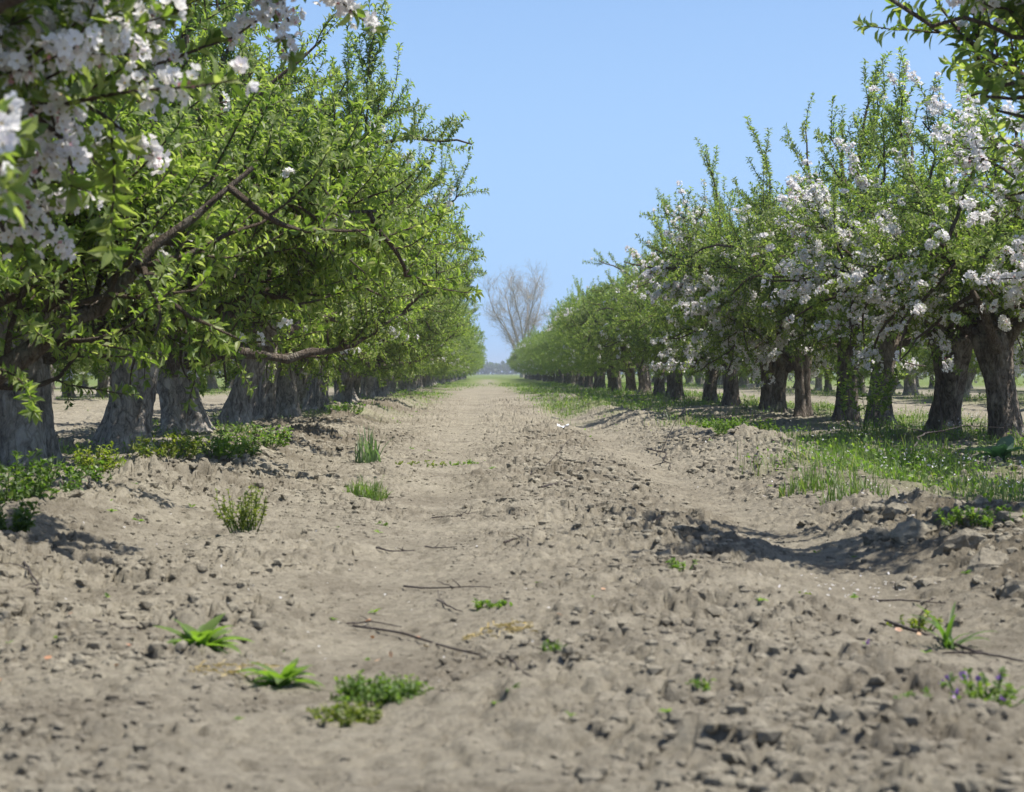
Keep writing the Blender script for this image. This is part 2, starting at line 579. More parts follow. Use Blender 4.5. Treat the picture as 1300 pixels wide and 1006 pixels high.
# ------------------------------------------------------------------ trees
def branch(start, d, length, K, rng, wig, lift):
    M = len(start)
    P = np.empty((M, K, 3))
    P[:, 0] = start
    d = norm(d)
    lift = np.broadcast_to(np.asarray(lift, float), (M,))
    for k in range(1, K):
        d = norm(d + rng.normal(size=(M, 3)) * wig + lift[:, None] * np.array([0, 0, 1.0]))
        P[:, k] = P[:, k - 1] + d * (length / (K - 1))[:, None]
    return P


def sample(P, idx, t):
    K = P.shape[1]
    f = t * (K - 1)
    k = np.clip(np.floor(f).astype(int), 0, K - 2)
    w = (f - k)[:, None]
    a, b = P[idx, k], P[idx, k + 1]
    return a * (1 - w) + b * w, norm(b - a)


def trunk_geo(rng, h, r, lean):
    S, K = 44, 34
    a = np.arange(S) / S * 2 * PI
    ph = rng.uniform(0, 6.28, 8)
    sd = int(rng.integers(0, 9999))
    V = np.empty((K, S, 3))
    for k, tt in enumerate(np.linspace(0, 1, K)):
        z = -0.15 + tt * (h + 0.15)
        zz = max(z, 0)
        flare = 1 + 0.38 * math.exp(-zz / 0.12) + 0.22 * max(0, tt - 0.7) / 0.3
        rr = r * flare * (1.0 - 0.13 * math.sin(tt * PI))
        tw = a + .5 * tt
        ca, sa = np.cos(tw), np.sin(tw)
        n1 = fbm(ca * 1.3 + 5 + z * .9, sa * 1.3 + 9 - z * .6, sd, 3)             # burrs and hollows
        n2 = fbm(ca * 5 + z * 1.0, sa * 5 + z * 1.6, sd + 5, 3)
        lob = 1 + 0.10 * np.sin(2 * a + ph[0] + tt) + (0.05 + 0.13 * math.exp(-zz / .16)) * np.sin(3 * a + ph[1] - 1.5 * tt) \
            + (0.02 + 0.06 * math.exp(-zz / .2)) * np.sin(5 * a + ph[5] + tt) + 0.30 * n1 + 0.14 * n2 + 0.018 * rng.normal(size=S)
        V[k, :, 0] = rr * lob * np.cos(a) + lean[0] * tt + .05 * math.sin(3.1 * tt + ph[4])
        V[k, :, 1] = rr * lob * np.sin(a) + lean[1] * tt + .05 * math.sin(2.7 * tt + ph[6])
        V[k, :, 2] = z + 0.012 * rng.normal(size=S) * (0.3 if k else 0)
    g = Geo()
    k, s = np.meshgrid(np.arange(K - 1), np.arange(S), indexing='ij')
    s2 = (s + 1) % S
    q = np.stack([k * S + s, k * S + s2, (k + 1) * S + s2, (k + 1) * S + s], -1).reshape(-1, 4)
    top = V[-1].mean(0) + np.array([0, 0, 0.06])
    tris = np.array([[(K - 1) * S + i, (K - 1) * S + (i + 1) % S, K * S] for i in range(S)])
    g.add(np.concatenate([V.reshape(-1, 3), top[None]]), q, tris)
    return g


def make_tree(seed, H=4.2, RX=2.0, RY=1.75, base=0.75, trunk_h=0.95, trunk_r=0.24, limbs=6, blossom=0.05, hi=False,
              extra=(), dens=1.0, leaf=0.052, lean=(0, 0), water=9, secs=8, foot=.66):
    """all the meshes of one apple tree, as a dict"""
    rng = np.random.default_rng(seed)
    zc = (H * 0.93 + base) * 0.5
    RZ = (H * 0.93 - base) * 0.5
    C = np.array([0, 0, zc])
    E = np.array([RX, RY, RZ])
    tg = trunk_geo(rng, trunk_h, trunk_r, lean)
    def width(z):
        return foot + (1 - foot) * sst(base, base + 1.3, z)

    def qn(p):
        v = np.abs((p - C) / E)
        v[..., :2] = v[..., :2] / width(p[..., 2])[..., None]
        return np.sum(v ** 2.7, -1) ** (1 / 2.7)

    # limbs
    az = np.arange(limbs) / limbs * 2 * PI + rng.uniform(-.3, .3, limbs) + rng.uniform(0, 6)
    el = np.radians(np.linspace(29, 66, limbs)[rng.permutation(limbs)] + rng.uniform(-5, 5, limbs))
    el[0] = math.radians(78)
    d0 = np.stack([np.cos(az) * np.cos(el), np.sin(az) * np.cos(el), np.sin(el)], -1)
    top = np.array([lean[0], lean[1], trunk_h])
    s0 = top + d0 * np.array([1, 1, 0.0]) * trunk_r * 0.45 + np.stack([np.zeros(limbs)] * 2 + [rng.uniform(-.28, .0, limbs)], -1)
    reach = 1.0 / np.sum(np.abs(d0 / E) ** 2.7, -1) ** (1 / 2.7)
    K0 = 12
    P0 = branch(s0, d0, reach * rng.uniform(.72, .92, limbs) * 0.88, K0, rng, 0.16, 0.012)
    P0[..., 2] = np.maximum(P0[..., 2], np.minimum(P0[:, :1, 2], base + .35))
    r_start = trunk_r * rng.uniform(.30, .46, limbs)
    leafless = [False] * limbs
    if len(extra):
        pe, re_ = [], []
        for pts, r, *bare in extra:
            leafless.append(bool(bare))
            pts = np.array(pts, float)
            tt = np.linspace(0, len(pts) - 1, K0)
            pp = np.stack([np.interp(tt, np.arange(len(pts)), pts[:, i]) for i in range(3)], -1)
            pp[1:-1] = pp[1:-1] * .5 + (pp[:-2] + pp[2:]) * .25
            pe.append(pp + rng.normal(size=pp.shape) * 0.018)
            re_.append(r)
        P0 = np.concatenate([P0, np.array(pe)])
        r_start = np.concatenate([r_start, re_])
    M0 = len(P0)
    t0 = np.linspace(0, 1, K0)
    R0 = r_start[:, None] * (1 - 0.95 * t0[None] ** .8) * (1 + 0.10 * rng.normal(size=(M0, K0)))
    R0 = np.maximum(R0, 0.008)
    limb_geos = []
    for i in range(M0):
        lg = Geo()
        v, q = tubes(P0[i:i + 1], R0[i:i + 1], 10)
        v = v + rng.normal(size=v.shape) * r_start[i] * 0.035
        lg.add(v, q)
        limb_geos.append(lg)
    # secondary branches
    idx = np.repeat(np.where(~np.array(leafless))[0], secs)
    t = rng.uniform(0.22, 1.0, len(idx))
    st, dl = sample(P0, idx, t)
    side = perp(dl, rng)
    out = norm((st - C) / E + 1e-6)
    d1 = norm(0.45 * dl + 0.75 * side + 0.45 * out + np.array([0, 0, 0.10]))
    K1 = 8
    rem = np.clip(1.08 - qn(st), 0.15, 1)
    L1 = (0.45 + 0.95 * rem) * rng.uniform(.75, 1.2, len(idx))
    P1 = branch(st, d1, L1, K1, rng, 0.20, rng.uniform(-.11, .10, len(idx)))
    keep1 = (P1[:, -1, 2] > base + .05) & (P1[:, :, 2].min(1) > base - .1) | (idx >= limbs) & (P1[:, -1, 2] > base - .15)
    keep1 &= (qn(P1[:, -1]) < 1.10) | (idx >= limbs)
    P1, L1, idx = P1[keep1], L1[keep1], idx[keep1]
    R1 = (0.010 + 0.012 * L1)[:, None] * (1 - 0.72 * np.linspace(0, 1, K1)[None])
    # shoots
    per = 12
    M1 = len(P1)
    i2 = np.repeat(np.arange(M1), per)
    t2 = rng.uniform(0.12, 1.0, len(i2))
    s2, dl2 = sample(P1, i2, t2)
    o2 = norm((s2 - C) / E + 1e-6)
    d2 = norm(0.40 * dl2 + 0.65 * perp(dl2, rng) + 0.30 * o2 + np.array([0, 0, 0.30]))
    K2 = 6
    L2 = rng.uniform(.22, .58, len(i2))
    # upright water shoots near the top of the crown
    if water:
        cand = np.where((s2[:, 2] > zc + 0.15 * RZ))[0]
        w = rng.choice(cand, min(water, len(cand)), replace=False)
        L2[w] = rng.uniform(.40, .75, len(w))
        d2[w] = norm(0.30 * d2[w] + 0.25 * o2[w] + np.array([0, 0, 0.85]))
    else:
        w = np.zeros(0, int)
    P2 = branch(s2, d2, L2, K2, rng, 0.13, 0.03)
    qend = qn(P2[:, -1])
    isw = np.zeros(len(i2), bool)
    isw[w] = True
    lim = 1.02 + 0.16 * rng.normal(size=len(i2))
    ext = (idx >= limbs)[i2]
    zlim = base - 0.15 + 0.25 * rng.random(len(i2))
    ok = (isw | (qend < lim + .35 * ext)) & (P2[:, -1, 2] > zlim - .35 * ext) & (rng.random(len(i2)) < .45 + .55 * sst(base, base + 1.1, P2[:, -1, 2]))
    P2, L2, isw, i2 = P2[ok], L2[ok], isw[ok], i2[ok]
    R2 = (0.0035 + 0.006 * L2)[:, None] * (1 - 0.65 * np.linspace(0, 1, K2)[None])
    bg = Geo()
    v, q = tubes(P1, R1, 5)
    bg.add(v, q)
    v, q = tubes(P2, R2, 3 if not hi else 4)
    bg.add(v, q)
    # rosettes along shoots
    nr = np.maximum(3, np.round(L2 / 0.044 * dens * np.where(isw, 0.9, 1.0))).astype(int)
    i3 = np.repeat(np.arange(len(P2)), nr)
    t3 = np.concatenate([np.linspace(.10, 1.0, k) for k in nr])
    p3, a3 = sample(P2, i3, np.clip(t3, 0, 0.9999))
    n1 = 9
    i4 = np.repeat(np.arange(M1), n1)
    p4, a4 = sample(P1, i4, rng.uniform(0.35, .9999, len(i4)))
    ok4 = p4[:, 2] > base - 0.1
    i4, p4, a4 = i4[ok4], p4[ok4], a4[ok4]
    a4 = norm(a4 * 0.3 + perp(a4, rng) + np.array([0, 0, .4]))
    p3 = np.concatenate([p3, p4 + a4 * 0.02])
    a3 = norm(np.concatenate([a3, a4]) + 0.25 * rng.normal(size=(len(a3) + len(a4), 3)) + np.array([0, 0, 0.25]))
    sec_of = np.concatenate([i2[i3], i4])
    tip = np.concatenate([t3 > 0.99, np.zeros(len(i4), bool)])
    # flower clusters replace part of the spurs of some branches
    fl = np.zeros(len(p3), bool)
    if blossom > 0:
        fb = rng.random(M1)
        prob = np.clip((blossom * 2 - fb) * 3, 0, 1) * np.minimum(0.78, 0.2 + blossom * 1.0)
        outq = qn(p3)
        fl = (rng.random(len(p3)) < prob[sec_of] * sst(0.45, 0.8, outq)) & (p3[:, 2] > base - .05)
    lp, la, lt = p3[~fl], a3[~fl], tip[~fl]
    # leaves
    m = np.where(lt, 7, rng.integers(3, 6, len(lp)))
    i5 = np.repeat(np.arange(len(lp)), m)
    ang = rng.uniform(0, 6.28, len(lp))[i5] + np.concatenate([np.arange(k) for k in m]) * 2.4
    ax = la[i5]
    u = norm(np.cross(ax, np.array([0.31, 0.17, 0.93])) + 1e-6)
    w_ = np.cross(ax, u)
    rad = u * np.cos(ang)[:, None] + w_ * np.sin(ang)[:, None]
    phi = np.radians(rng.uniform(28, 88, len(i5)))
    dd = norm(ax * np.cos(phi)[:, None] + rad * np.sin(phi)[:, None] + rng.normal(size=(len(i5), 3)) * .15 - np.array([0, 0, .06]))
    nn = norm(ax + np.array([0, 0, .35]) + rng.normal(size=dd.shape) * .25)
    nn = norm(nn - dd * np.sum(nn * dd, -1, keepdims=True))
    bigger = np.concatenate([np.where(isw[i3], 1.25, 1.0), np.ones(len(i4))])[~fl][i5]
    Ls = leaf * bigger * rng.uniform(.55, 1.25, len(i5))
    lg = Geo()
    leaves(lg, LEAF_HI if hi else LEAF_LO, lp[i5] + dd * 0.006, dd, nn, Ls, Ls * rng.uniform(.36, .50, len(i5)), curl=rng.uniform(.6, 1.6, (len(i5), 1, 1)))
    print('leaves', seed, len(i5), 'clusters', int(fl.sum()))
    out_ = {'trunk': tg, 'limbs': limb_geos, 'branches': bg, 'foliage': lg, 'nleaf': len(i5), 'blossoms': None}
    # blossoms
    if fl.any():
        fp, fa = p3[fl], a3[fl]
        m = rng.integers(5, 9, len(fp))
        i6 = np.repeat(np.arange(len(fp)), m)
        n6 = len(i6)
        dirn = norm(fa[i6] * 0.75 + norm(rng.normal(size=(n6, 3))) * 0.85 + np.array([0, 0, .15]))
        ctr = fp[i6] + dirn * rng.uniform(.022, .048, n6)[:, None]
        k5 = np.repeat(np.arange(n6), 5)
        u = perp(dirn, rng)
        w_ = np.cross(dirn, u)
        ang = np.tile(np.arange(5), n6) * 2 * PI / 5 + rng.normal(size=n6 * 5) * .12
        rad = u[k5] * np.cos(ang)[:, None] + w_[k5] * np.sin(ang)[:, None]
        openness = rng.uniform(.05, .75, n6)[k5][:, None]
        dd = norm(rad + dirn[k5] * openness)
        nn = norm(dirn[k5] - dd * np.sum(dirn[k5] * dd, -1, keepdims=True))
        L = rng.uniform(.018, .025, n6)[k5]
        fg = Geo()
        leaves(fg, PETAL, ctr[k5] + dd * .002, dd, nn, L, L * 1.05, m=0)
        # stamens: a small yellowish centre
        st_ = rng.random((n6, 3))
        cd = norm(u)
        leaves(fg, LEAF_LO, ctr - cd * .004 + dirn * .005, cd, dirn, np.full(n6, .008), np.full(n6, .008), m=1)
        # pink buds on the side
        nb = max(1, int(n6 * 0.12))
        ib = rng.integers(0, n6, nb)
        bd = norm(dirn[ib] + rng.normal(size=(nb, 3)) * .8)
        for kk in range(3):
            ub = perp(bd, rng)
            leaves(fg, LEAF_HI, fp[i6[ib]] + bd * .022, bd, ub, np.full(nb, .017), np.full(nb, .013), curl=-1.5, m=2)
        out_['blossoms'] = fg
    return out_


def tree_meshes(name, T):
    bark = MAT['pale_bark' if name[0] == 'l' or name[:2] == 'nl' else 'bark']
    M = {'trunk': T['trunk'].mesh('trunk', bark, True),
         'limbs': [g.mesh('limb', MAT['limb'], True) for g in T['limbs']],
         'branches': T['branches'].mesh('branches', MAT['twig'], True),
         'foliage': T['foliage'].mesh('foliage', MAT['leaf'], False),
         'blossoms': T['blossoms'].mesh('blossoms', [MAT['petal'], MAT['straw'], MAT['bud']], False) if T['blossoms'] else None}
    wood = Geo()
    for g in [T['trunk']] + T['limbs']:
        o = wood.n
        wood.add(np.concatenate(g.v), np.concatenate(g.q), np.concatenate(g.t) if g.t else None)
    M['wood'] = wood.mesh('trunk', bark, True)
    return M


def plant_tree(M, x, y, rot, scale, label, group, near=True):
    t = bpy.data.objects.new('apple_tree', None)
    t.empty_display_size = 0.3
    COL.objects.link(t)
    z = float(macro(x, y))
    t.location = (x, y, z)
    t.rotation_euler = (0, 0, rot)
    t.scale = scale if isinstance(scale, tuple) else (scale,) * 3
    tag(t, label, 'apple tree', group)
    if near:
        tr = link('trunk', M['trunk'], t)
        for lm in M['limbs']:
            link('limb', lm, tr)
        link('branches', M['branches'], t)
    else:
        link('trunk', M['wood'], t)
    link('foliage', M['foliage'], t)
    if M['blossoms'] is not None:
        link('blossoms', M['blossoms'], t)
    return t


LG = 'apple trees in the left row'
RG = 'apple trees in the right row'
# shared trees: several of the green left kind, green and flowering right kinds
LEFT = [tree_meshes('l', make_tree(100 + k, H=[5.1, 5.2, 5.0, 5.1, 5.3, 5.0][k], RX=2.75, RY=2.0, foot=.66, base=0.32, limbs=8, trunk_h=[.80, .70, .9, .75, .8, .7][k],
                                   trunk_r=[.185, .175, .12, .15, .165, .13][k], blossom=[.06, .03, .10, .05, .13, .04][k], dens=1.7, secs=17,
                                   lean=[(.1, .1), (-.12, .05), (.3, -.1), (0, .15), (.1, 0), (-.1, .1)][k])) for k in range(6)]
RIGHT = [tree_meshes('r', make_tree(200 + k, H=[5.0, 4.9, 4.7, 4.6, 4.8][k], RX=2.3, RY=2.0, limbs=8, foot=.78, base=[.56, .36, .40, .56, .36][k],
                                    trunk_h=[.92, .8, .85, .95, .8][k], trunk_r=[.145, .09, .125, .165, .115][k],
                                    blossom=[.05, .34, .10, .36, .14][k], secs=13, dens=1.6,
                                    lean=[(.1, .1), (-.15, .05), (.15, -.1), (0, .1), (-.1, 0)][k])) for k in range(5)]

ORD = ['first', 'second', 'third', 'fourth', 'fifth', 'sixth', 'seventh', 'eighth', 'ninth', 'tenth', 'eleventh', 'twelfth', 'thirteenth',
       'fourteenth', 'fifteenth', 'sixteenth']

# --- left row: the two nearest and the one with the bare horizontal limb are built for their places
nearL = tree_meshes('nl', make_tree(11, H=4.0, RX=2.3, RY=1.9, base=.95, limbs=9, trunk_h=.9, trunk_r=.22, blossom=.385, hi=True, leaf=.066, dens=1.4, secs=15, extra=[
    ([(.15, -.1, .75), (.7, -.6, .95), (1.30, -1.3, 1.10), (1.7, -1.8, 1.18), (1.9, -2.1, 1.2)], .028),
    ([(.1, .0, .85), (.8, .1, 1.25), (1.35, .2, 1.52), (1.65, .2, 1.62)], .032),
    ([(.1, .1, .8), (.7, .5, 1.15), (1.25, .9, 1.50), (1.6, 1.1, 1.85), (1.8, 1.1, 2.1)], .032),
    ([(.1, -.2, .85), (.9, -.4, 1.3), (1.6, -.4, 1.65)], .03)], water=10))
plant_tree(nearL, -2.75, 6.0, 0, 1.0, 'apple tree whose blurred leaves and white blossom fill the upper left corner', LG)
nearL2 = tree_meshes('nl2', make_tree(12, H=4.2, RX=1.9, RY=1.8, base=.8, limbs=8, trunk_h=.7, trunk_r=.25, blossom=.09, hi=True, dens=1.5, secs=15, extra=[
    ([(.1, .0, .25), (.55, -.05, .52), (1.0, -.05, .82), (1.35, .0, 1.15), (1.7, .05, 1.45)], .085)]))
plant_tree(nearL2, -2.75, 9.5, 0, 1.0, 'apple tree with a thick dark slanting limb at the left edge of the photo', LG)
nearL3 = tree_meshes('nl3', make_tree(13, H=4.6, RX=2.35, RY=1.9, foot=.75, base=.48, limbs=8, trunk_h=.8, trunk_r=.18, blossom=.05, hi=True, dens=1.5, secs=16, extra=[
    ([(.1, .0, .8), (.5, -.2, 1.04), (1.0, -.25, 1.08), (1.6, -.25, 1.16), (2.0, -.2, 1.25)], .06)]))
plant_tree(nearL3, -2.75, 12.8, 0, (1.04, 1, 1.2), 'apple tree with a sunlit pale trunk at the far left and a bare horizontal limb', LG)
LPOS = [16.2, 19.8, 23.2, 26.2, 29.2, 32.4, 35.6]
y = 38.8
while y < 252:
    LPOS.append(y)
    y += 3.2
LLAB = ['apple tree with the broad flared trunk behind yellow-green weeds in the left row',
        'apple tree with a wide pale forked trunk beside the flared one in the left row',
        'apple tree with a dark slanting trunk, sixth in the left row',
        'apple tree with a short sunlit trunk behind bright weeds, seventh in the left row']
rr = random.Random(3)
for k, yy in enumerate(LPOS):
    lab = LLAB[k] if k < len(LLAB) else ('dense green apple tree, %s in the left row' % ORD[k + 3] if k + 3 < 14 else
                                         'far apple tree of the left row, merged into its distant wall of green crowns')
    wig = rr.uniform(-.18, .18) if k > 1 else 0
    plant_tree(LEFT[k if k < 4 else rr.randrange(6)], -2.75 + wig, yy + (rr.uniform(-.3, .3) if k > 3 else 0), rr.choice((0, PI)) + rr.uniform(-.3, .3),
               (1.0, 1.06, 1.16) if k < 1 else (1.03 if yy < 34 else 1.0 if yy < 45 else .93, 1, rr.uniform(1.15, 1.26) if k < 9 else rr.uniform(1.06, 1.18)), lab, LG, near=yy < 60)

# --- right row
nearR = tree_meshes('nr', make_tree(21, H=3.3, RX=2.0, RY=1.8, base=1.35, limbs=9, trunk_h=1.05, trunk_r=.22, blossom=.24, hi=True, leaf=.066, dens=1.3, secs=14, extra=[
    ([(-.1, 0, .95), (-.8, -.1, 1.40), (-1.6, -.3, 1.70), (-2.0, -.3, 1.86)], .034),
    ([(-1.75, -.3, 1.78), (-2.2, -.35, 1.80), (-2.5, -.35, 1.90), (-2.85, -.3, 2.10)], .014, True),
    ([(-.1, .1, .95), (-.8, .4, 1.25), (-1.5, .5, 1.52), (-1.9, .4, 1.70)], .032),
    ([(-.1, -.1, .95), (-.9, -.5, 1.5), (-1.6, -.7, 1.75), (-1.9, -.8, 1.8)], .03)], water=10))
plant_tree(nearR, 4.05, 8.4, 0, 1.0, 'nearest apple tree at the upper right corner, with large leaves and pink buds', RG)
nearR2 = tree_meshes('nr2', make_tree(22, H=4.4, RX=2.0, RY=1.7, base=1.0, trunk_h=1.05, trunk_r=.22, blossom=.52, hi=True, dens=1.1, secs=11))
plant_tree(nearR2, 4.3, 11.2, 0.5, 1.0, 'apple tree thick with white blossom at the right edge, second in the right row', RG)
nearR3 = tree_meshes('nr3', make_tree(23, H=3.7, RX=1.9, RY=1.6, base=1.0, trunk_h=1.05, trunk_r=.22, blossom=.52, hi=True, dens=1.1, secs=11))
plant_tree(nearR3, 4.3, 14.4, 2.1, 1.0, 'apple tree covered in white blossom at the right, just behind the one at the edge', RG)
RPOS = [17.7, 19.9, 23.4, 25.9, 28.4, 31.4, 34.2, 37.0, 39.8]
y = 42.7
while y < 245:
    RPOS.append(y)
    y += 2.95
RLAB = ['apple tree with the thick dark dappled trunk nearest the right edge of the photo',
        'apple tree with a leaning wide-based trunk, second trunk from the right edge',
        'apple tree whose trunk stands just right of the leafy sucker shoot',
        'apple tree whose trunk stands just left of the leafy sucker shoot',
        'apple tree with the thinnest dark trunk, between two thicker trunks at right',
        'apple tree with a broad black shaded trunk, leftmost of the clear trunks at right']
RK = [3, 3, 0, 2, 1, 4, 1, 2, 1]
for k, yy in enumerate(RPOS):
    lab = RLAB[k] if k < len(RLAB) else ('green apple tree, %s from the camera in the right row' % ORD[k + 3] if k + 3 < 14 else
                                         'far apple tree of the right row, merged into its distant wall of green crowns')
    plant_tree(RIGHT[RK[k] if k < len(RK) else rr.choice((0, 0, 2, 4))], 4.2 + (rr.uniform(-.2, .2) if k > 5 else 0), yy, rr.choice((0, PI)) + rr.uniform(-.3, .3),
               (.9, .95, .92) if k < 2 else (1, 1, rr.uniform(1.08, 1.2)), lab, RG, near=yy < 60)

# --- the rows beyond, seen between the trunks
for row, y0, y1, lab in ((-9.7, 24, 150, 'apple tree of the row behind the left row, glimpsed between its trunks'),
                         (11.15, 24, 150, 'apple tree of the row behind the right row, glimpsed between its trunks'),
                         (-16.65, 40, 100, 'apple tree two rows behind the left row, barely seen between trunks'),
                         (18.1, 46, 100, 'apple tree two rows behind the right row, barely seen between trunks')):
    y = y0
    while y < y1:
        plant_tree(rr.choice(LEFT + RIGHT[1:3]), row + rr.uniform(-.2, .2), y, rr.uniform(0, 6.28), rr.uniform(.92, 1.03), lab,
                   'apple trees of the rows behind', near=False)
        y += 3.3


# ------------------------------------------------------------------ the bare tree far down the aisle
def bare_tree():
    rng = np.random.default_rng(77)
    t = bpy.data.objects.new('bare_tree', None)
    COL.objects.link(t)
    y = 285.0
    t.location = ((664 - VPX) / F * y, y, 0)
    tag(t, 'tall leafless tree with a fine haze of twigs at the end of the aisle', 'tree')
    g = Geo()
    P = branch(np.array([[0, 0, -.3]]), np.array([[.03, 0, 1]]), np.array([5.0]), 6, rng, .03, 0)
    v, q = tubes(P, np.linspace(.5, .38, 6)[None], 10)
    g.add(v, q)
    link('trunk', g.mesh('trunk', MAT['bare'], True), t)
    n0 = 9
    az = np.arange(n0) / n0 * 6.28 + rng.uniform(-.3, .3, n0)
    el = np.radians(rng.uniform(45, 80, n0))
    d0 = np.stack([np.cos(az) * np.cos(el), np.sin(az) * np.cos(el), np.sin(el)], -1)
    s0 = np.tile(P[0, -1], (n0, 1)) - np.array([0, 0, 1]) * rng.uniform(0, 3.0, (n0, 1))
    P0 = branch(s0, d0, rng.uniform(8, 11.5, n0), 12, rng, .09, .05)
    R0 = np.linspace(.15, .03, 12)[None].repeat(n0, 0)
    bg = Geo()
    v, q = tubes(P0, R0, 7)
    bg.add(v, q)

    def kids(P, per, l0, l1, K, wig, r0, lift, tmin):
        i = np.repeat(np.arange(len(P)), per)
        s, dl = sample(P, i, rng.uniform(tmin, .999, len(i)))
        d = norm(dl * .7 + perp(dl, rng) * .7 + np.array([0, 0, .12]))
        Q = branch(s, d, rng.uniform(l0, l1, len(i)), K, rng, wig, lift)
        v, q = tubes(Q, np.linspace(r0, r0 * .35, K)[None].repeat(len(Q), 0), 3)
        return Q, v, q
    P1, v, q = kids(P0, 14, 1.8, 3.6, 7, .14, .035, .03, .15)
    bg.add(v, q)
    link('branches', bg.mesh('branches', MAT['bare'], True), t)
    tg = Geo()
    P2, v, q = kids(P1, 12, .8, 1.8, 5, .18, .012, .0, .1)
    tg.add(v, q)
    P3, v, q = kids(P2, 6, .4, .9, 3, .2, .006, -.03, .2)
    tg.add(v, q)
    link('twigs', tg.mesh('twigs', MAT['bare'], True), t)


bare_tree()


def far_wood():
    rng = np.random.default_rng(78)
    g = Geo()
    n = 26000
    x = rng.uniform(-420, 420, n)
    h = 5.0 + 3.5 * fbm(x * 0.03, x * 0 + 2, 5, 4)
    z = rng.random(n) ** 0.7 * h
    y = 1000 + rng.uniform(0, 10, n)
    d = norm(rng.normal(size=(n, 3)))
    nn = perp(d, rng)
    leaves(g, LEAF_LO, np.stack([x, y, z], -1), d, nn, rng.uniform(1.2, 2.4, n), rng.uniform(.8, 1.8, n))
    o = link('distant_wood', g.mesh('distant_wood', MAT['wood_far']))
    tag(o, 'low far-off wood along the horizon beyond the orchard', 'wood', kind='stuff')


far_wood()


# ------------------------------------------------------------------ grass and weeds
def blades(g, x, y, z, h, w, rng, lean=.45, m=0, nseg=3):
    n = len(x)
    a = rng.uniform(0, 2 * PI, n)
    d = np.stack([np.cos(a), np.sin(a), np.zeros(n)], -1)
    side = np.stack([-np.sin(a + rng.uniform(-.8, .8, n)), np.cos(a), np.zeros(n)], -1)
    le = np.abs(rng.normal(size=n)) * lean
    base = np.stack([x, y, z - .01], -1)
    ts = np.linspace(0, 1, nseg + 1)
    V = []
    for t in ts[:-1]:
        c = base + d * (le * t ** 1.8 * h)[:, None] + np.array([0, 0, 1.0]) * (h * t * (1 - .25 * le * t))[:, None]
        ww = (w * (1 - .45 * t))[:, None] * .5
        V += [c - side * ww, c + side * ww]
    V.append(base + d * (le * h)[:, None] + np.array([0, 0, 1.0]) * (h * (1 - .25 * le))[:, None])
    V = np.stack(V, 1)
    k = V.shape[1]
    off = (np.arange(n) * k)[:, None, None]
    q = np.array([[2 * i, 2 * i + 1, 2 * i + 3, 2 * i + 2] for i in range(nseg - 1)])
    t_ = np.array([[2 * (nseg - 1), 2 * (nseg - 1) + 1, 2 * nseg]])
    g.add(V, q[None] + off, t_[None] + off, m)


def build_grass():
    rng = np.random.default_rng(31)
    g = Geo()
    n = 420000
    y = 9.5 * (130 / 9.5) ** (rng.random(n) ** 1.15)
    x = rng.uniform(-1, 1, n) * (0.25 * y + 1.5)
    x = np.where(np.abs(x) > 13, rng.uniform(-13, 13, n), x)
    ga = grass_amount(x, y)
    clump = sst(-.35, .45, fbm(x * 3.1, y * 2.4, 121, 3))
    keep = rng.random(n) < ga * (0.12 + clump) * .62
    x, y, clump = x[keep], y[keep], clump[keep]
    n = len(x)
    z = ground_z(x, y)
    far = np.clip(y / 30, .8, 2.6)
    h = rng.uniform(.05, .15, n) * (0.6 + .7 * clump) * np.where(x > 0, 1.05, .8) * np.where(y > 75, .8, 1)
    h = np.where((x < 0) & (y > 20), h * .7, h)
    w = rng.uniform(.004, .009, n) * far
    blades(g, x, y, z, h, w, rng, .55)
    # broad little leaves mixed in
    m = n // 2
    i = rng.integers(0, n, m)
    p = np.stack([x[i] + rng.normal(size=m) * .03, y[i] + rng.normal(size=m) * .03, z[i] + h[i] * rng.uniform(.2, .8, m)], -1)
    d = norm(rng.normal(size=(m, 3)) + np.array([0, 0, .35]))
    nn = norm(np.array([0, 0, 1.0]) + .5 * rng.normal(size=(m, 3)))
    nn = norm(nn - d * np.sum(nn * d, -1, keepdims=True))
    L = rng.uniform(.02, .045, m) * np.clip(far[i], 1, 2)
    leaves(g, LEAF_LO, p, d, nn, L, L * .55, m=1)
    # tiny white flowers
    wz = np.where((x > 1.5) & (y < 40) & (fbm(x * 1.2, y * .8, 131, 2) > .1))[0]
    if len(wz):
        j = rng.choice(wz, min(320, len(wz)), replace=False)
        p = np.stack([x[j], y[j], z[j] + h[j] * 1.0], -1)
        for k in range(2):
            d = norm(rng.normal(size=(len(j), 3)))
            leaves(g, LEAF_LO, p, d, norm(perp(d, rng)), np.full(len(j), .011), np.full(len(j), .011), m=2)
    o = link('grass', g.mesh('grass', [MAT['grass'], MAT['weed'], MAT['petal']]))
    tag(o, 'patchy green grass and low weeds under the rows', 'grass', kind='stuff')
    return n


NG = build_grass()


def long_leaf(g, base, azim, L, W, tilt, arch, rng, nseg=7, m=0):
    """one arching broad leaf with a folded midrib"""
    d = np.array([math.cos(azim), math.sin(azim), 0])
    s = np.array([-math.sin(azim), math.cos(azim), 0])
    V, Q = [], []
    p = np.array(base, float)
    ang = tilt
    for k in range(nseg + 1):
        t = k / nseg
        w = W * (math.sin(PI * min(1, .06 + .94 * t) ** .8) ** .75) * .5 if t < 1 else 0.0
        w *= 1 + .08 * rng.normal()
        fw = d * math.cos(ang) + np.array([0, 0, math.sin(ang)])
        up = -d * math.sin(ang) + np.array([0, 0, math.cos(ang)])
        V += [p - s * w + up * w * .35, p, p + s * w + up * w * .35]
        p = p + fw * L / nseg
        ang -= arch / nseg
    for k in range(nseg):
        a = 3 * k
        Q += [[a, a + 1, a + 4, a + 3], [a + 1, a + 2, a + 5, a + 4]]
    g.add(V, Q, None, m)


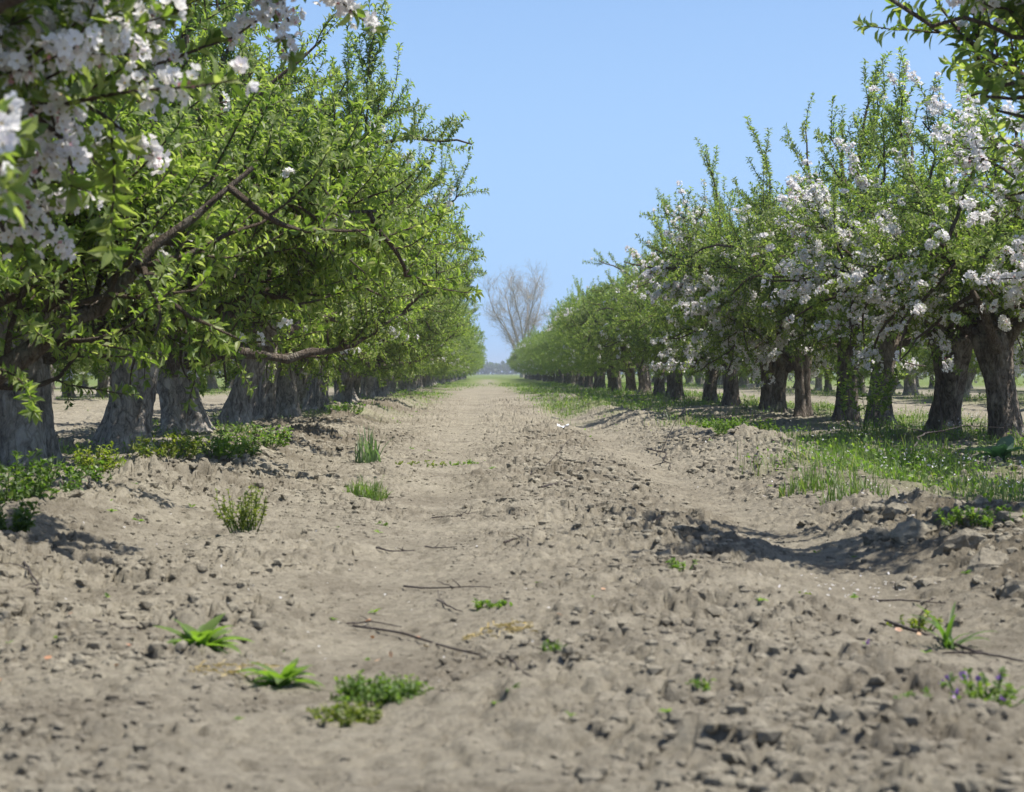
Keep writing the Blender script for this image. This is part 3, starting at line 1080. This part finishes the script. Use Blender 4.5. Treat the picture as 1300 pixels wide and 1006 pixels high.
def rosette(px, py, n, L, W, label, seed, mat='weed', tilt=(.3, 1.2), cat='weed', name='rosette_weed', arch=1.0, group=None, az=None):
    rng = np.random.default_rng(seed)
    x, y = at(px, py)
    root = bpy.data.objects.new(name, None)
    COL.objects.link(root)
    root.location = (x, y, gz(x, y) - .005)
    tag(root, label, cat, group)
    for k in range(n):
        g = Geo()
        a = k * 2.4 + rng.uniform(-.3, .3) if az is None else az[k % len(az)] + rng.uniform(-.2, .2)
        l = L * rng.uniform(.65, 1.1)
        long_leaf(g, (rng.normal() * .008, rng.normal() * .008, 0), a, l, W * rng.uniform(.8, 1.15) * l / L, rng.uniform(*tilt), arch * rng.uniform(.5, 1.3), rng)
        link('leaf', g.mesh('leaf', MAT[mat], True), root)
    return root


rosette(255, 826, 24, .128, .040, 'broad-leaved green weed rosette with upright leaves, left of the smaller rosette in the foreground', 1, tilt=(.25, 1.25))
rosette(358, 872, 22, .105, .034, 'second green weed rosette in the foreground beside the low leafy mat', 2, tilt=(.2, 1.1))
rosette(1272, 588, 8, .26, .13, 'blue-green broad-leaved plant in the grass at the right edge', 3, mat='cabbage', tilt=(.6, 1.3), name='broad_leaf_plant', cat='plant')
rosette(1208, 826, 12, .16, .014, 'clump of dark green strap leaves leaning over the right wheel rut', 4, mat='weed_dark', tilt=(.5, 1.2), name='grass_tuft', cat='grass tuft', arch=.9)


def tuft(px, py, n, h, w, spread, label, seed, mat='grass', name='grass_tuft', cat='grass tuft', lean=.5, group=None):
    rng = np.random.default_rng(seed)
    x, y = at(px, py)
    g = Geo()
    r = spread * np.sqrt(rng.random(n))
    a = rng.uniform(0, 6.28, n)
    xx, yy = r * np.cos(a), r * np.sin(a)
    z0 = gz(x, y)
    z = ground_z(x + xx, y + yy) - z0
    blades(g, xx, yy, z, h * rng.uniform(.5, 1.1, n) * (1 - .5 * (r / spread) ** 2), np.full(n, w) * rng.uniform(.7, 1.2, n), rng, lean, nseg=4)
    o = link(name, g.mesh(name, MAT[mat], False), loc=(x, y, z0))
    return tag(o, label, cat, group)


tuft(466, 635, 260, .15, .005, .11, 'bright green rounded grass tuft on the bare soil left of the wheel track', 5)
tuft(467, 588, 60, .30, .013, .09, 'grey-green tuft of tall strap leaves behind the bright grass tuft', 6, mat='iris', lean=.3)
tuft(1085, 640, 200, .20, .006, .17, 'tall yellow-green grass clump at the front edge of the right grass strip', 7)
tuft(1030, 625, 180, .16, .006, .18, 'wide low grass clump left of the tall yellow-green clump at right', 8)


def bush(px, py, w, h, nstem, nleaf, leaf, label, seed, mat='weed', name='leafy_weed', cat='weed', flower=0, low=.1, group='leafy weeds', fm='petal'):
    """many thin stems carrying small leaves"""
    rng = np.random.default_rng(seed)
    x, y = at(px, py)
    root = bpy.data.objects.new(name, None)
    COL.objects.link(root)
    root.location = (x, y, gz(x, y))
    tag(root, label, cat, group)
    r = w * .5 * np.sqrt(rng.random(nstem)) * .6
    a = rng.uniform(0, 6.28, nstem)
    s = np.stack([r * np.cos(a), r * np.sin(a), np.full(nstem, -.015)], -1)
    d = norm(np.stack([np.cos(a) * r / w * 2, np.sin(a) * r / w * 2, np.full(nstem, .55 + h / max(w, .01) * .6)], -1) + .22 * rng.normal(size=(nstem, 3)) * [1, 1, .2])
    P = branch(s, d, h * rng.uniform(.65, 1.15, nstem), 6, rng, .16, .02)
    P[:, :, 2] = np.maximum(P[:, :, 2], -.015)
    sg = Geo()
    v, q = tubes(P, np.linspace(.0022, .001, 6)[None].repeat(nstem, 0) * (1 + leaf * 8), 4)
    sg.add(v, q)
    link('stems', sg.mesh('stems', MAT['weed_dark'], True), root)
    i = rng.integers(0, nstem, nleaf)
    p, ax = sample(P, i, rng.uniform(low, .9999, nleaf))
    dd = norm(ax * .5 + perp(ax, rng) + np.array([0, 0, .1]))
    nn = norm(np.array([0, 0, 1.]) + .4 * rng.normal(size=dd.shape))
    nn = norm(nn - dd * np.sum(nn * dd, -1, keepdims=True))
    L = leaf * rng.uniform(.6, 1.2, nleaf)
    g = Geo()
    leaves(g, LEAF_HI, p, dd, nn, L, L * rng.uniform(.45, .65, nleaf), 1.0)
    link('foliage', g.mesh('foliage', MAT[mat]), root)
    for _f in range(flower):
        fg = Geo()
        j = rng.integers(0, nstem, 1)
        p, ax = sample(P, j, rng.uniform(.8, .9999, 1))
        for _ in range(4):
            dd = norm(ax + perp(ax, rng) * .9)
            leaves(fg, PETAL, p, dd, perp(dd, rng), np.full(1, .014), np.full(1, .012))
        link('flower', fg.mesh('flower', MAT[fm]), root)
    return root


bush(480, 893, .24, .055, 90, 1600, .013, 'low bright green leafy mat in the foreground right of the rosettes', 10)
bush(440, 918, .18, .04, 60, 900, .012, 'low yellow-green leafy mat at the bottom edge, in front of the bright green mat', 11, mat='weed_yellow')
bush(310, 684, .15, .19, 34, 1100, .015, 'upright bushy weed with thin stems and yellowish tips on the left soil', 12, mat='weed_yellow', low=.35)
bush(622, 773, .12, .035, 16, 190, .016, 'small trailing green seedling in the middle of the wheel track', 13)
bush(868, 730, .07, .05, 8, 90, .016, 'small green seedling on the clods in the middle right', 14)
bush(1012, 756, .10, .035, 12, 150, .015, 'small yellow-green weed below the shadow in the right rut', 15, mat='weed_yellow')
bush(1165, 802, .12, .06, 14, 160, .018, 'sparse yellow-green weed left of the dark strap leaf clump', 16, mat='weed_yellow')
bush(1094, 838, .06, .05, 8, 60, .016, 'tiny weed with one violet flower on the lower right clods', 17, flower=3, fm='violet')
bush(1240, 898, .22, .08, 30, 400, .018, 'purple-flowering weed patch in the lower right corner', 18, flower=8, fm='violet')
bush(1165, 905, .06, .04, 8, 80, .014, 'small seedling left of the purple-flowering patch', 19)
bush(890, 888, .07, .035, 8, 90, .014, 'faint small seedling at the bottom right of the aisle', 20)
bush(700, 838, .07, .045, 9, 80, .016, 'dark small seedling at the right end of the long twig', 21, mat='weed_dark')
bush(485, 668, .06, .03, 8, 70, .016, 'tiny green seedling in front of the bright grass tuft', 22)
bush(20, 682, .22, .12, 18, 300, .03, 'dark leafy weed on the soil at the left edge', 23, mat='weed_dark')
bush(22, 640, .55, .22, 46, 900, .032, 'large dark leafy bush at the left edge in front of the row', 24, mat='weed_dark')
bush(95, 622, .42, .14, 30, 480, .032, 'mixed green weed between the left edge bush and the flared trunk', 25)
bush(130, 608, .34, .16, 30, 480, .03, 'yellow-green weed at the foot of the flared trunk', 26, mat='weed_yellow')
bush(212, 594, .5, .15, 36, 480, .03, 'yellow-green weed right of the flared trunk', 27, mat='weed_yellow')
bush(268, 584, .6, .15, 40, 560, .032, 'bright green weed at the foot of the wide forked trunk', 28)
bush(330, 568, .6, .16, 40, 560, .034, 'bright green weed patch right of the forked trunk with yellow flowers', 29, flower=14, fm='straw')
bush(300, 577, .4, .13, 30, 400, .034, 'dark green weed between two brighter weeds below the left row', 30, mat='weed_dark')
bush(440, 529, .7, .2, 30, 600, .04, 'green weed below the seventh left trunk', 31)
bush(600, 590, .5, .05, 30, 260, .022, 'thin spread of small green weeds on the left side of the track', 32)
bush(540, 563, .6, .06, 30, 300, .024, 'pale low weeds on the soil right of the shaded ridge', 33, mat='weed_yellow')
bush(535, 592, .5, .05, 26, 220, .022, 'thin low weeds right of the grey-green strap leaf tuft', 34, mat='weed_yellow')
bush(1098, 556, .5, .75, 16, 420, .06, 'upright leafy sucker shoot in the grass between two trunks at right', 35, mat='leaf', name='sucker_shoot', low=.4)
bush(1250, 672, .45, .06, 50, 700, .022, 'low green mat on the shaded clods at the right', 36)
bush(905, 548, .9, .14, 50, 1100, .03, 'leafy green weed at the front of the right grass strip, beside the soil mound', 37)
bush(950, 585, .7, .14, 40, 800, .03, 'leafy green weed in front of the broad black trunk', 38)
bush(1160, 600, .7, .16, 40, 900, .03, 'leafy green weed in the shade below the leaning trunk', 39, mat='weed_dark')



def seedlings():
    rng = np.random.default_rng(55)
    g = Geo()
    n = 260
    y = 4.0 * (40 / 4.0) ** rng.random(n)
    x = rng.uniform(-1, 1, n) * np.minimum(0.22 * y, 2.2)
    k = rng.random(n) < np.clip(.35 + .8 * fbm(x * .8, y * .4, 151, 3), .05, 1)
    x, y = x[k], y[k]
    z = ground_z(x, y)
    m = 7
    i = np.repeat(np.arange(len(x)), m)
    a = rng.uniform(0, 6.28, len(i))
    up = rng.uniform(.1, .9, len(i))
    d = norm(np.stack([np.cos(a), np.sin(a), up], -1))
    nn = norm(np.array([0, 0, 1.]) + .2 * rng.normal(size=d.shape))
    nn = norm(nn - d * np.sum(nn * d, -1, keepdims=True))
    L = rng.uniform(.010, .030, len(x))[i] * rng.uniform(.6, 1.2, len(i)) * np.clip(y[i] / 12, 1, 1.8)
    leaves(g, LEAF_HI, np.stack([x, y, z + .003], -1)[i], d, nn, L, L * .38)
    tag(link('seedlings', g.mesh('seedlings', MAT['weed'])), 'tiny green seedlings sprinkled over the bare soil', 'seedlings', kind='stuff')


seedlings()

# ------------------------------------------------------------------ twigs, straw, litter
def twig(pts, r, label, seed, lift=.0, forks=2, mat='grey_twig', name='fallen_twig', cat='twig'):
    rng = np.random.default_rng(seed)
    A = np.array([at(*p) for p in pts])
    K = 14
    tt = np.linspace(0, len(A) - 1, K)
    x = np.interp(tt, np.arange(len(A)), A[:, 0])
    y = np.interp(tt, np.arange(len(A)), A[:, 1])
    ln = math.hypot(x[-1] - x[0], y[-1] - y[0])
    y = y + rng.normal(size=K).cumsum() * ln * .012
    x = x + rng.normal(size=K).cumsum() * ln * .006
    z = np.maximum(ground_z(x, y), macro(x, y))
    zs = np.convolve(np.pad(z, 2, mode='edge'), np.ones(5) / 5, 'valid') + r * .8 + .006
    o0 = np.array([x[0], y[0], zs[0]])
    P = np.stack([x, y, zs + lift * np.sin(np.linspace(0, PI, K))], -1)
    g = Geo()
    v, q = tubes((P - o0)[None], np.linspace(r, r * .45, K)[None], 6)
    g.add(v, q)
    for f in range(forks):
        k = rng.integers(3, K - 3)
        dirn = norm(np.array([(x[-1] - x[0]), (y[-1] - y[0]), 0]) / max(ln, .01) * rng.choice([-1, 1]) * .6 + rng.normal(size=3) * .5 + [0, 0, .35])
        Q = branch((P[k] - o0)[None], dirn[None], np.array([ln * rng.uniform(.10, .25)]), 5, rng, .15, -.04)
        v, q = tubes(Q, np.linspace(r * .6, r * .3, 5)[None], 5)
        g.add(v, q)
    o = link(name, g.mesh(name, MAT[mat], True), loc=tuple(o0))
    return tag(o, label, cat, 'fallen twigs' if cat == 'twig' else None)


twig([(450, 800), (520, 812), (600, 838), (660, 855), (702, 876)], .0036, 'longest twig, lying slanted across the foreground wheel track', 1, forks=1)
twig([(512, 748), (560, 751), (622, 750)], .0035, 'thin forked twig lying level across the wheel track', 2, forks=3)
twig([(440, 796), (470, 794), (508, 800)], .003, 'short dark twig at the upper end of the longest twig', 3)
twig([(478, 702), (500, 705), (528, 705)], .004, 'short grey twig left of the wheel track with a green tip', 4)
twig([(548, 662), (580, 660), (610, 652)], .0035, 'small twig with an upright stub in the wheel track', 5, forks=3)
twig([(540, 698), (560, 700), (580, 700)], .003, 'small straight twig just above the level forked twig', 6)
twig([(113, 793), (150, 802), (183, 806)], .0035, 'dark bent twig on the soil above the left weed rosette', 7, forks=1)
twig([(690, 622), (720, 610), (752, 588)], .006, 'dark slanting twig on the clods beyond the wheel track', 8, forks=2)
twig([(640, 612), (665, 607), (693, 588)], .005, 'fine branching twig left of the dark slanting twig', 9, forks=4)
twig([(640, 693), (660, 690), (676, 694)], .004, 'small bundle of dark twigs on the clods right of the wheel track', 10, forks=5)
twig([(1092, 767), (1150, 769), (1208, 770)], .004, 'thin straight twig lying in the right wheel rut', 11, forks=1)
twig([(1128, 795), (1180, 818), (1240, 838), (1300, 848)], .0055, 'dark heavy twig crossing the right wheel rut', 12, forks=2)
twig([(795, 742), (820, 745), (845, 750)], .003, 'short dark twig among clods in the right middle', 13)
twig([(555, 768), (575, 775), (588, 783)], .003, 'small curved twig below the level forked twig', 14, forks=1)
twig([(820, 575), (835, 590), (842, 600)], .006, 'short twig standing among clods at the edge of the right rut', 15, lift=.03)
twig([(1150, 582), (1185, 575), (1222, 558)], .008, 'dry twig leaning at the foot of the wide-based right trunk', 16, lift=.12, forks=3)
twig([(30, 730), (45, 745), (50, 760)], .004, 'dark twig on the shaded soil at the left edge', 17, forks=2)
twig([(820, 668), (860, 664), (905, 668)], .003, 'thin twig on the smooth soil before the shaded clod', 18, forks=1)


def straw():
    rng = np.random.default_rng(9)
    x0, y0 = at(628, 810)
    g = Geo()
    n = 90
    xx = rng.uniform(-.085, .09, n)
    yy = xx * .9 + rng.normal(size=n) * .035
    z = ground_z(x0 + xx, y0 + yy) + .006
    d = norm(np.stack([rng.normal(size=n) + 1, rng.normal(size=n) * .6 + .4, np.abs(rng.normal(size=n)) * .25], -1))
    leaves(g, LEAF_HI, np.stack([xx, yy, z], -1), d, norm(np.array([0, 0, 1.]) + .3 * rng.normal(size=(n, 3))), rng.uniform(.014, .032, n), rng.uniform(.004, .008, n))
    o = link('dry_straw', g.mesh('dry_straw', MAT['straw']), loc=(x0, y0, 0))
    tag(o, 'withered yellow weed lying flat in the wheel track above the longest twig', 'straw')
    o2 = bpy.data.objects.new('dry_straw', o.data)
    COL.objects.link(o2)
    x1, y1 = at(262, 858)
    o2.location = (x1, y1, gz(x1, y1) - gz(x0, y0) + .004)
    o2.rotation_euler = (0, 0, -.8)
    tag(o2, 'withered straw bits scattered in front of the left weed rosette', 'straw')


straw()


def litter():
    rng = np.random.default_rng(10)
    g = Geo()

    def bits(n, cx, cy, sx, sy, s, m):
        px = cx + rng.normal(size=n) * sx
        py = np.maximum(cy + rng.normal(size=n) * sy, 500)
        A = np.array([at(a, b) for a, b in zip(px, py)])
        z = ground_z(A[:, 0], A[:, 1]) + .006
        d = norm(rng.normal(size=(n, 3)) * [1, 1, .25])
        nn = norm(np.array([0, 0, 1.]) + .3 * rng.normal(size=(n, 3)))
        nn = norm(nn - d * np.sum(nn * d, -1, keepdims=True))
        leaves(g, PETAL, np.stack([A[:, 0], A[:, 1], z], -1), d, nn, np.full(n, s) * rng.uniform(.6, 1.2, n), np.full(n, s) * rng.uniform(.6, 1.1, n), m=m)
    bits(60, 1100, 752, 60, 12, .012, 0)
    bits(60, 1150, 640, 60, 14, .015, 0)
    bits(50, 560, 800, 160, 50, .010, 0)
    bits(40, 200, 700, 120, 40, .011, 0)
    bits(160, 1150, 600, 110, 25, .016, 0)
    bits(60, 900, 560, 90, 20, .018, 0)
    bits(12, 620, 840, 280, 40, .018, 1)
    bits(8, 150, 850, 80, 30, .022, 1)
    bits(3, 718, 797, 2, 2, .016, 1)
    bits(4, 1165, 812, 20, 4, .018, 1)
    o = link('fallen_petals', g.mesh('fallen_petals', [MAT['petal'], MAT['orange']]))
    tag(o, 'fallen white petals and dry orange flecks strewn on the soil', 'fallen petals', kind='stuff')
    # a crumpled white scrap
    x, y = at(715, 548)
    g = Geo()
    n = 7
    u, v = np.meshgrid(np.linspace(-.5, .5, n), np.linspace(-.5, .5, n))
    P = np.stack([u * .13, v * .10, .035 * rng.random(u.shape) + .05 * np.abs(u)], -1).reshape(-1, 3)
    q = [[j * n + i, j * n + i + 1, (j + 1) * n + i + 1, (j + 1) * n + i] for j in range(n - 1) for i in range(n - 1)]
    g.add(P, q)
    o = link('paper_scrap', g.mesh('paper_scrap', MAT['paper']), loc=(x, y, gz(x, y) + .012))
    tag(o, 'small crumpled white scrap lying on the soil in the distance', 'litter')


litter()


def haze():
    x0, x1, y0, y1, z0, z1 = -1800, 1800, -60, 3200, -1.6, 16
    v = [(x, y, z) for z in (z0, z1) for y in (y0, y1) for x in (x0, x1)]
    q = [(0, 2, 3, 1), (4, 5, 7, 6), (0, 1, 5, 4), (2, 6, 7, 3), (0, 4, 6, 2), (1, 3, 7, 5)]
    m, nt, out = new_mat('thin_air')
    pv = node(nt, 'ShaderNodeVolumePrincipled', {'Color': (.86, .92, 1.0, 1), 'Density': 0.0005, 'Anisotropy': 0.3})
    nt.links.new(pv.outputs[0], out.inputs['Volume'])
    g = Geo()
    g.add(v, q)
    tag(link('haze', g.mesh('haze', m)), 'thin pale spring haze over the orchard', 'haze', kind='stuff')


haze()

# ------------------------------------------------------------------ light, sky, camera
w = bpy.data.worlds.new('World')
SC.world = w
w.use_nodes = True
nt = w.node_tree
nt.nodes.clear()
sky = nt.nodes.new('ShaderNodeTexSky')
sky.sky_type = 'NISHITA'
sky.sun_disc = False
sky.sun_elevation = SUN_EL
sky.sun_rotation = SUN_AZ
sky.altitude = 0
sky.air_density = 0.8
sky.dust_density = 1.0
sky.ozone_density = 4.5
bg = nt.nodes.new('ShaderNodeBackground')
bg.inputs['Strength'].default_value = 0.126
wo = nt.nodes.new('ShaderNodeOutputWorld')
# a clear pale-blue band towards the horizon: the lowest eight degrees keep the colour found just above them
tc = nt.nodes.new('ShaderNodeTexCoord')
sx = node(nt, 'ShaderNodeSeparateXYZ', {0: tc.outputs['Generated']})
p4 = node(nt, 'ShaderNodeMath', {0: sx.outputs[2], 1: 4.0}, operation='POWER')
ad = node(nt, 'ShaderNodeMath', {0: p4.outputs[0], 1: 0.135 ** 4}, operation='ADD')
rt = node(nt, 'ShaderNodeMath', {0: ad.outputs[0], 1: 0.25}, operation='POWER')
cx = node(nt, 'ShaderNodeCombineXYZ', {0: sx.outputs[0], 1: sx.outputs[1], 2: rt.outputs[0]})
nv = node(nt, 'ShaderNodeVectorMath', {0: cx.outputs[0]}, operation='NORMALIZE')
nt.links.new(nv.outputs[0], sky.inputs[0])
nt.links.new(sky.outputs[0], bg.inputs[0])
nt.links.new(bg.outputs[0], wo.inputs[0])

sl = bpy.data.lights.new('sun', 'SUN')
sl.energy = 5.0
sl.angle = math.radians(0.53)
sl.color = (1.0, .95, .87)
so = bpy.data.objects.new('sun', sl)
COL.objects.link(so)
sd = Vector((math.sin(SUN_AZ) * math.cos(SUN_EL), math.cos(SUN_AZ) * math.cos(SUN_EL), math.sin(SUN_EL)))
so.rotation_euler = sd.to_track_quat('Z', 'Y').to_euler()

cam = bpy.data.cameras.new('camera')
cam.sensor_width = 23.5
cam.lens = 50.0
cam.clip_end = 6000
cam.clip_start = 0.05
cam.dof.use_dof = True
cam.dof.focus_distance = 17.0
cam.dof.aperture_fstop = 4.8
cam.dof.aperture_blades = 7
co = bpy.data.objects.new('camera', cam)
COL.objects.link(co)
co.location = (0, 0, EYE)
co.rotation_euler = (math.radians(90) - math.atan((503 - VPY) / F), 0, -math.atan((650 - VPX) / F))
SC.camera = co

SC.view_settings.view_transform = 'Standard'
SC.view_settings.look = 'None'
SC.view_settings.exposure = 0.66
SC.view_settings.gamma = 1
SC.render.engine = 'CYCLES'
cy = SC.cycles
cy.max_bounces = 6
cy.diffuse_bounces = 3
cy.glossy_bounces = 2
cy.transmission_bounces = 4
cy.transparent_max_bounces = 4
cy.caustics_reflective = False
cy.caustics_refractive = False
cy.use_denoising = True
cy.sample_clamp_indirect = 6
print('grass blades', NG)
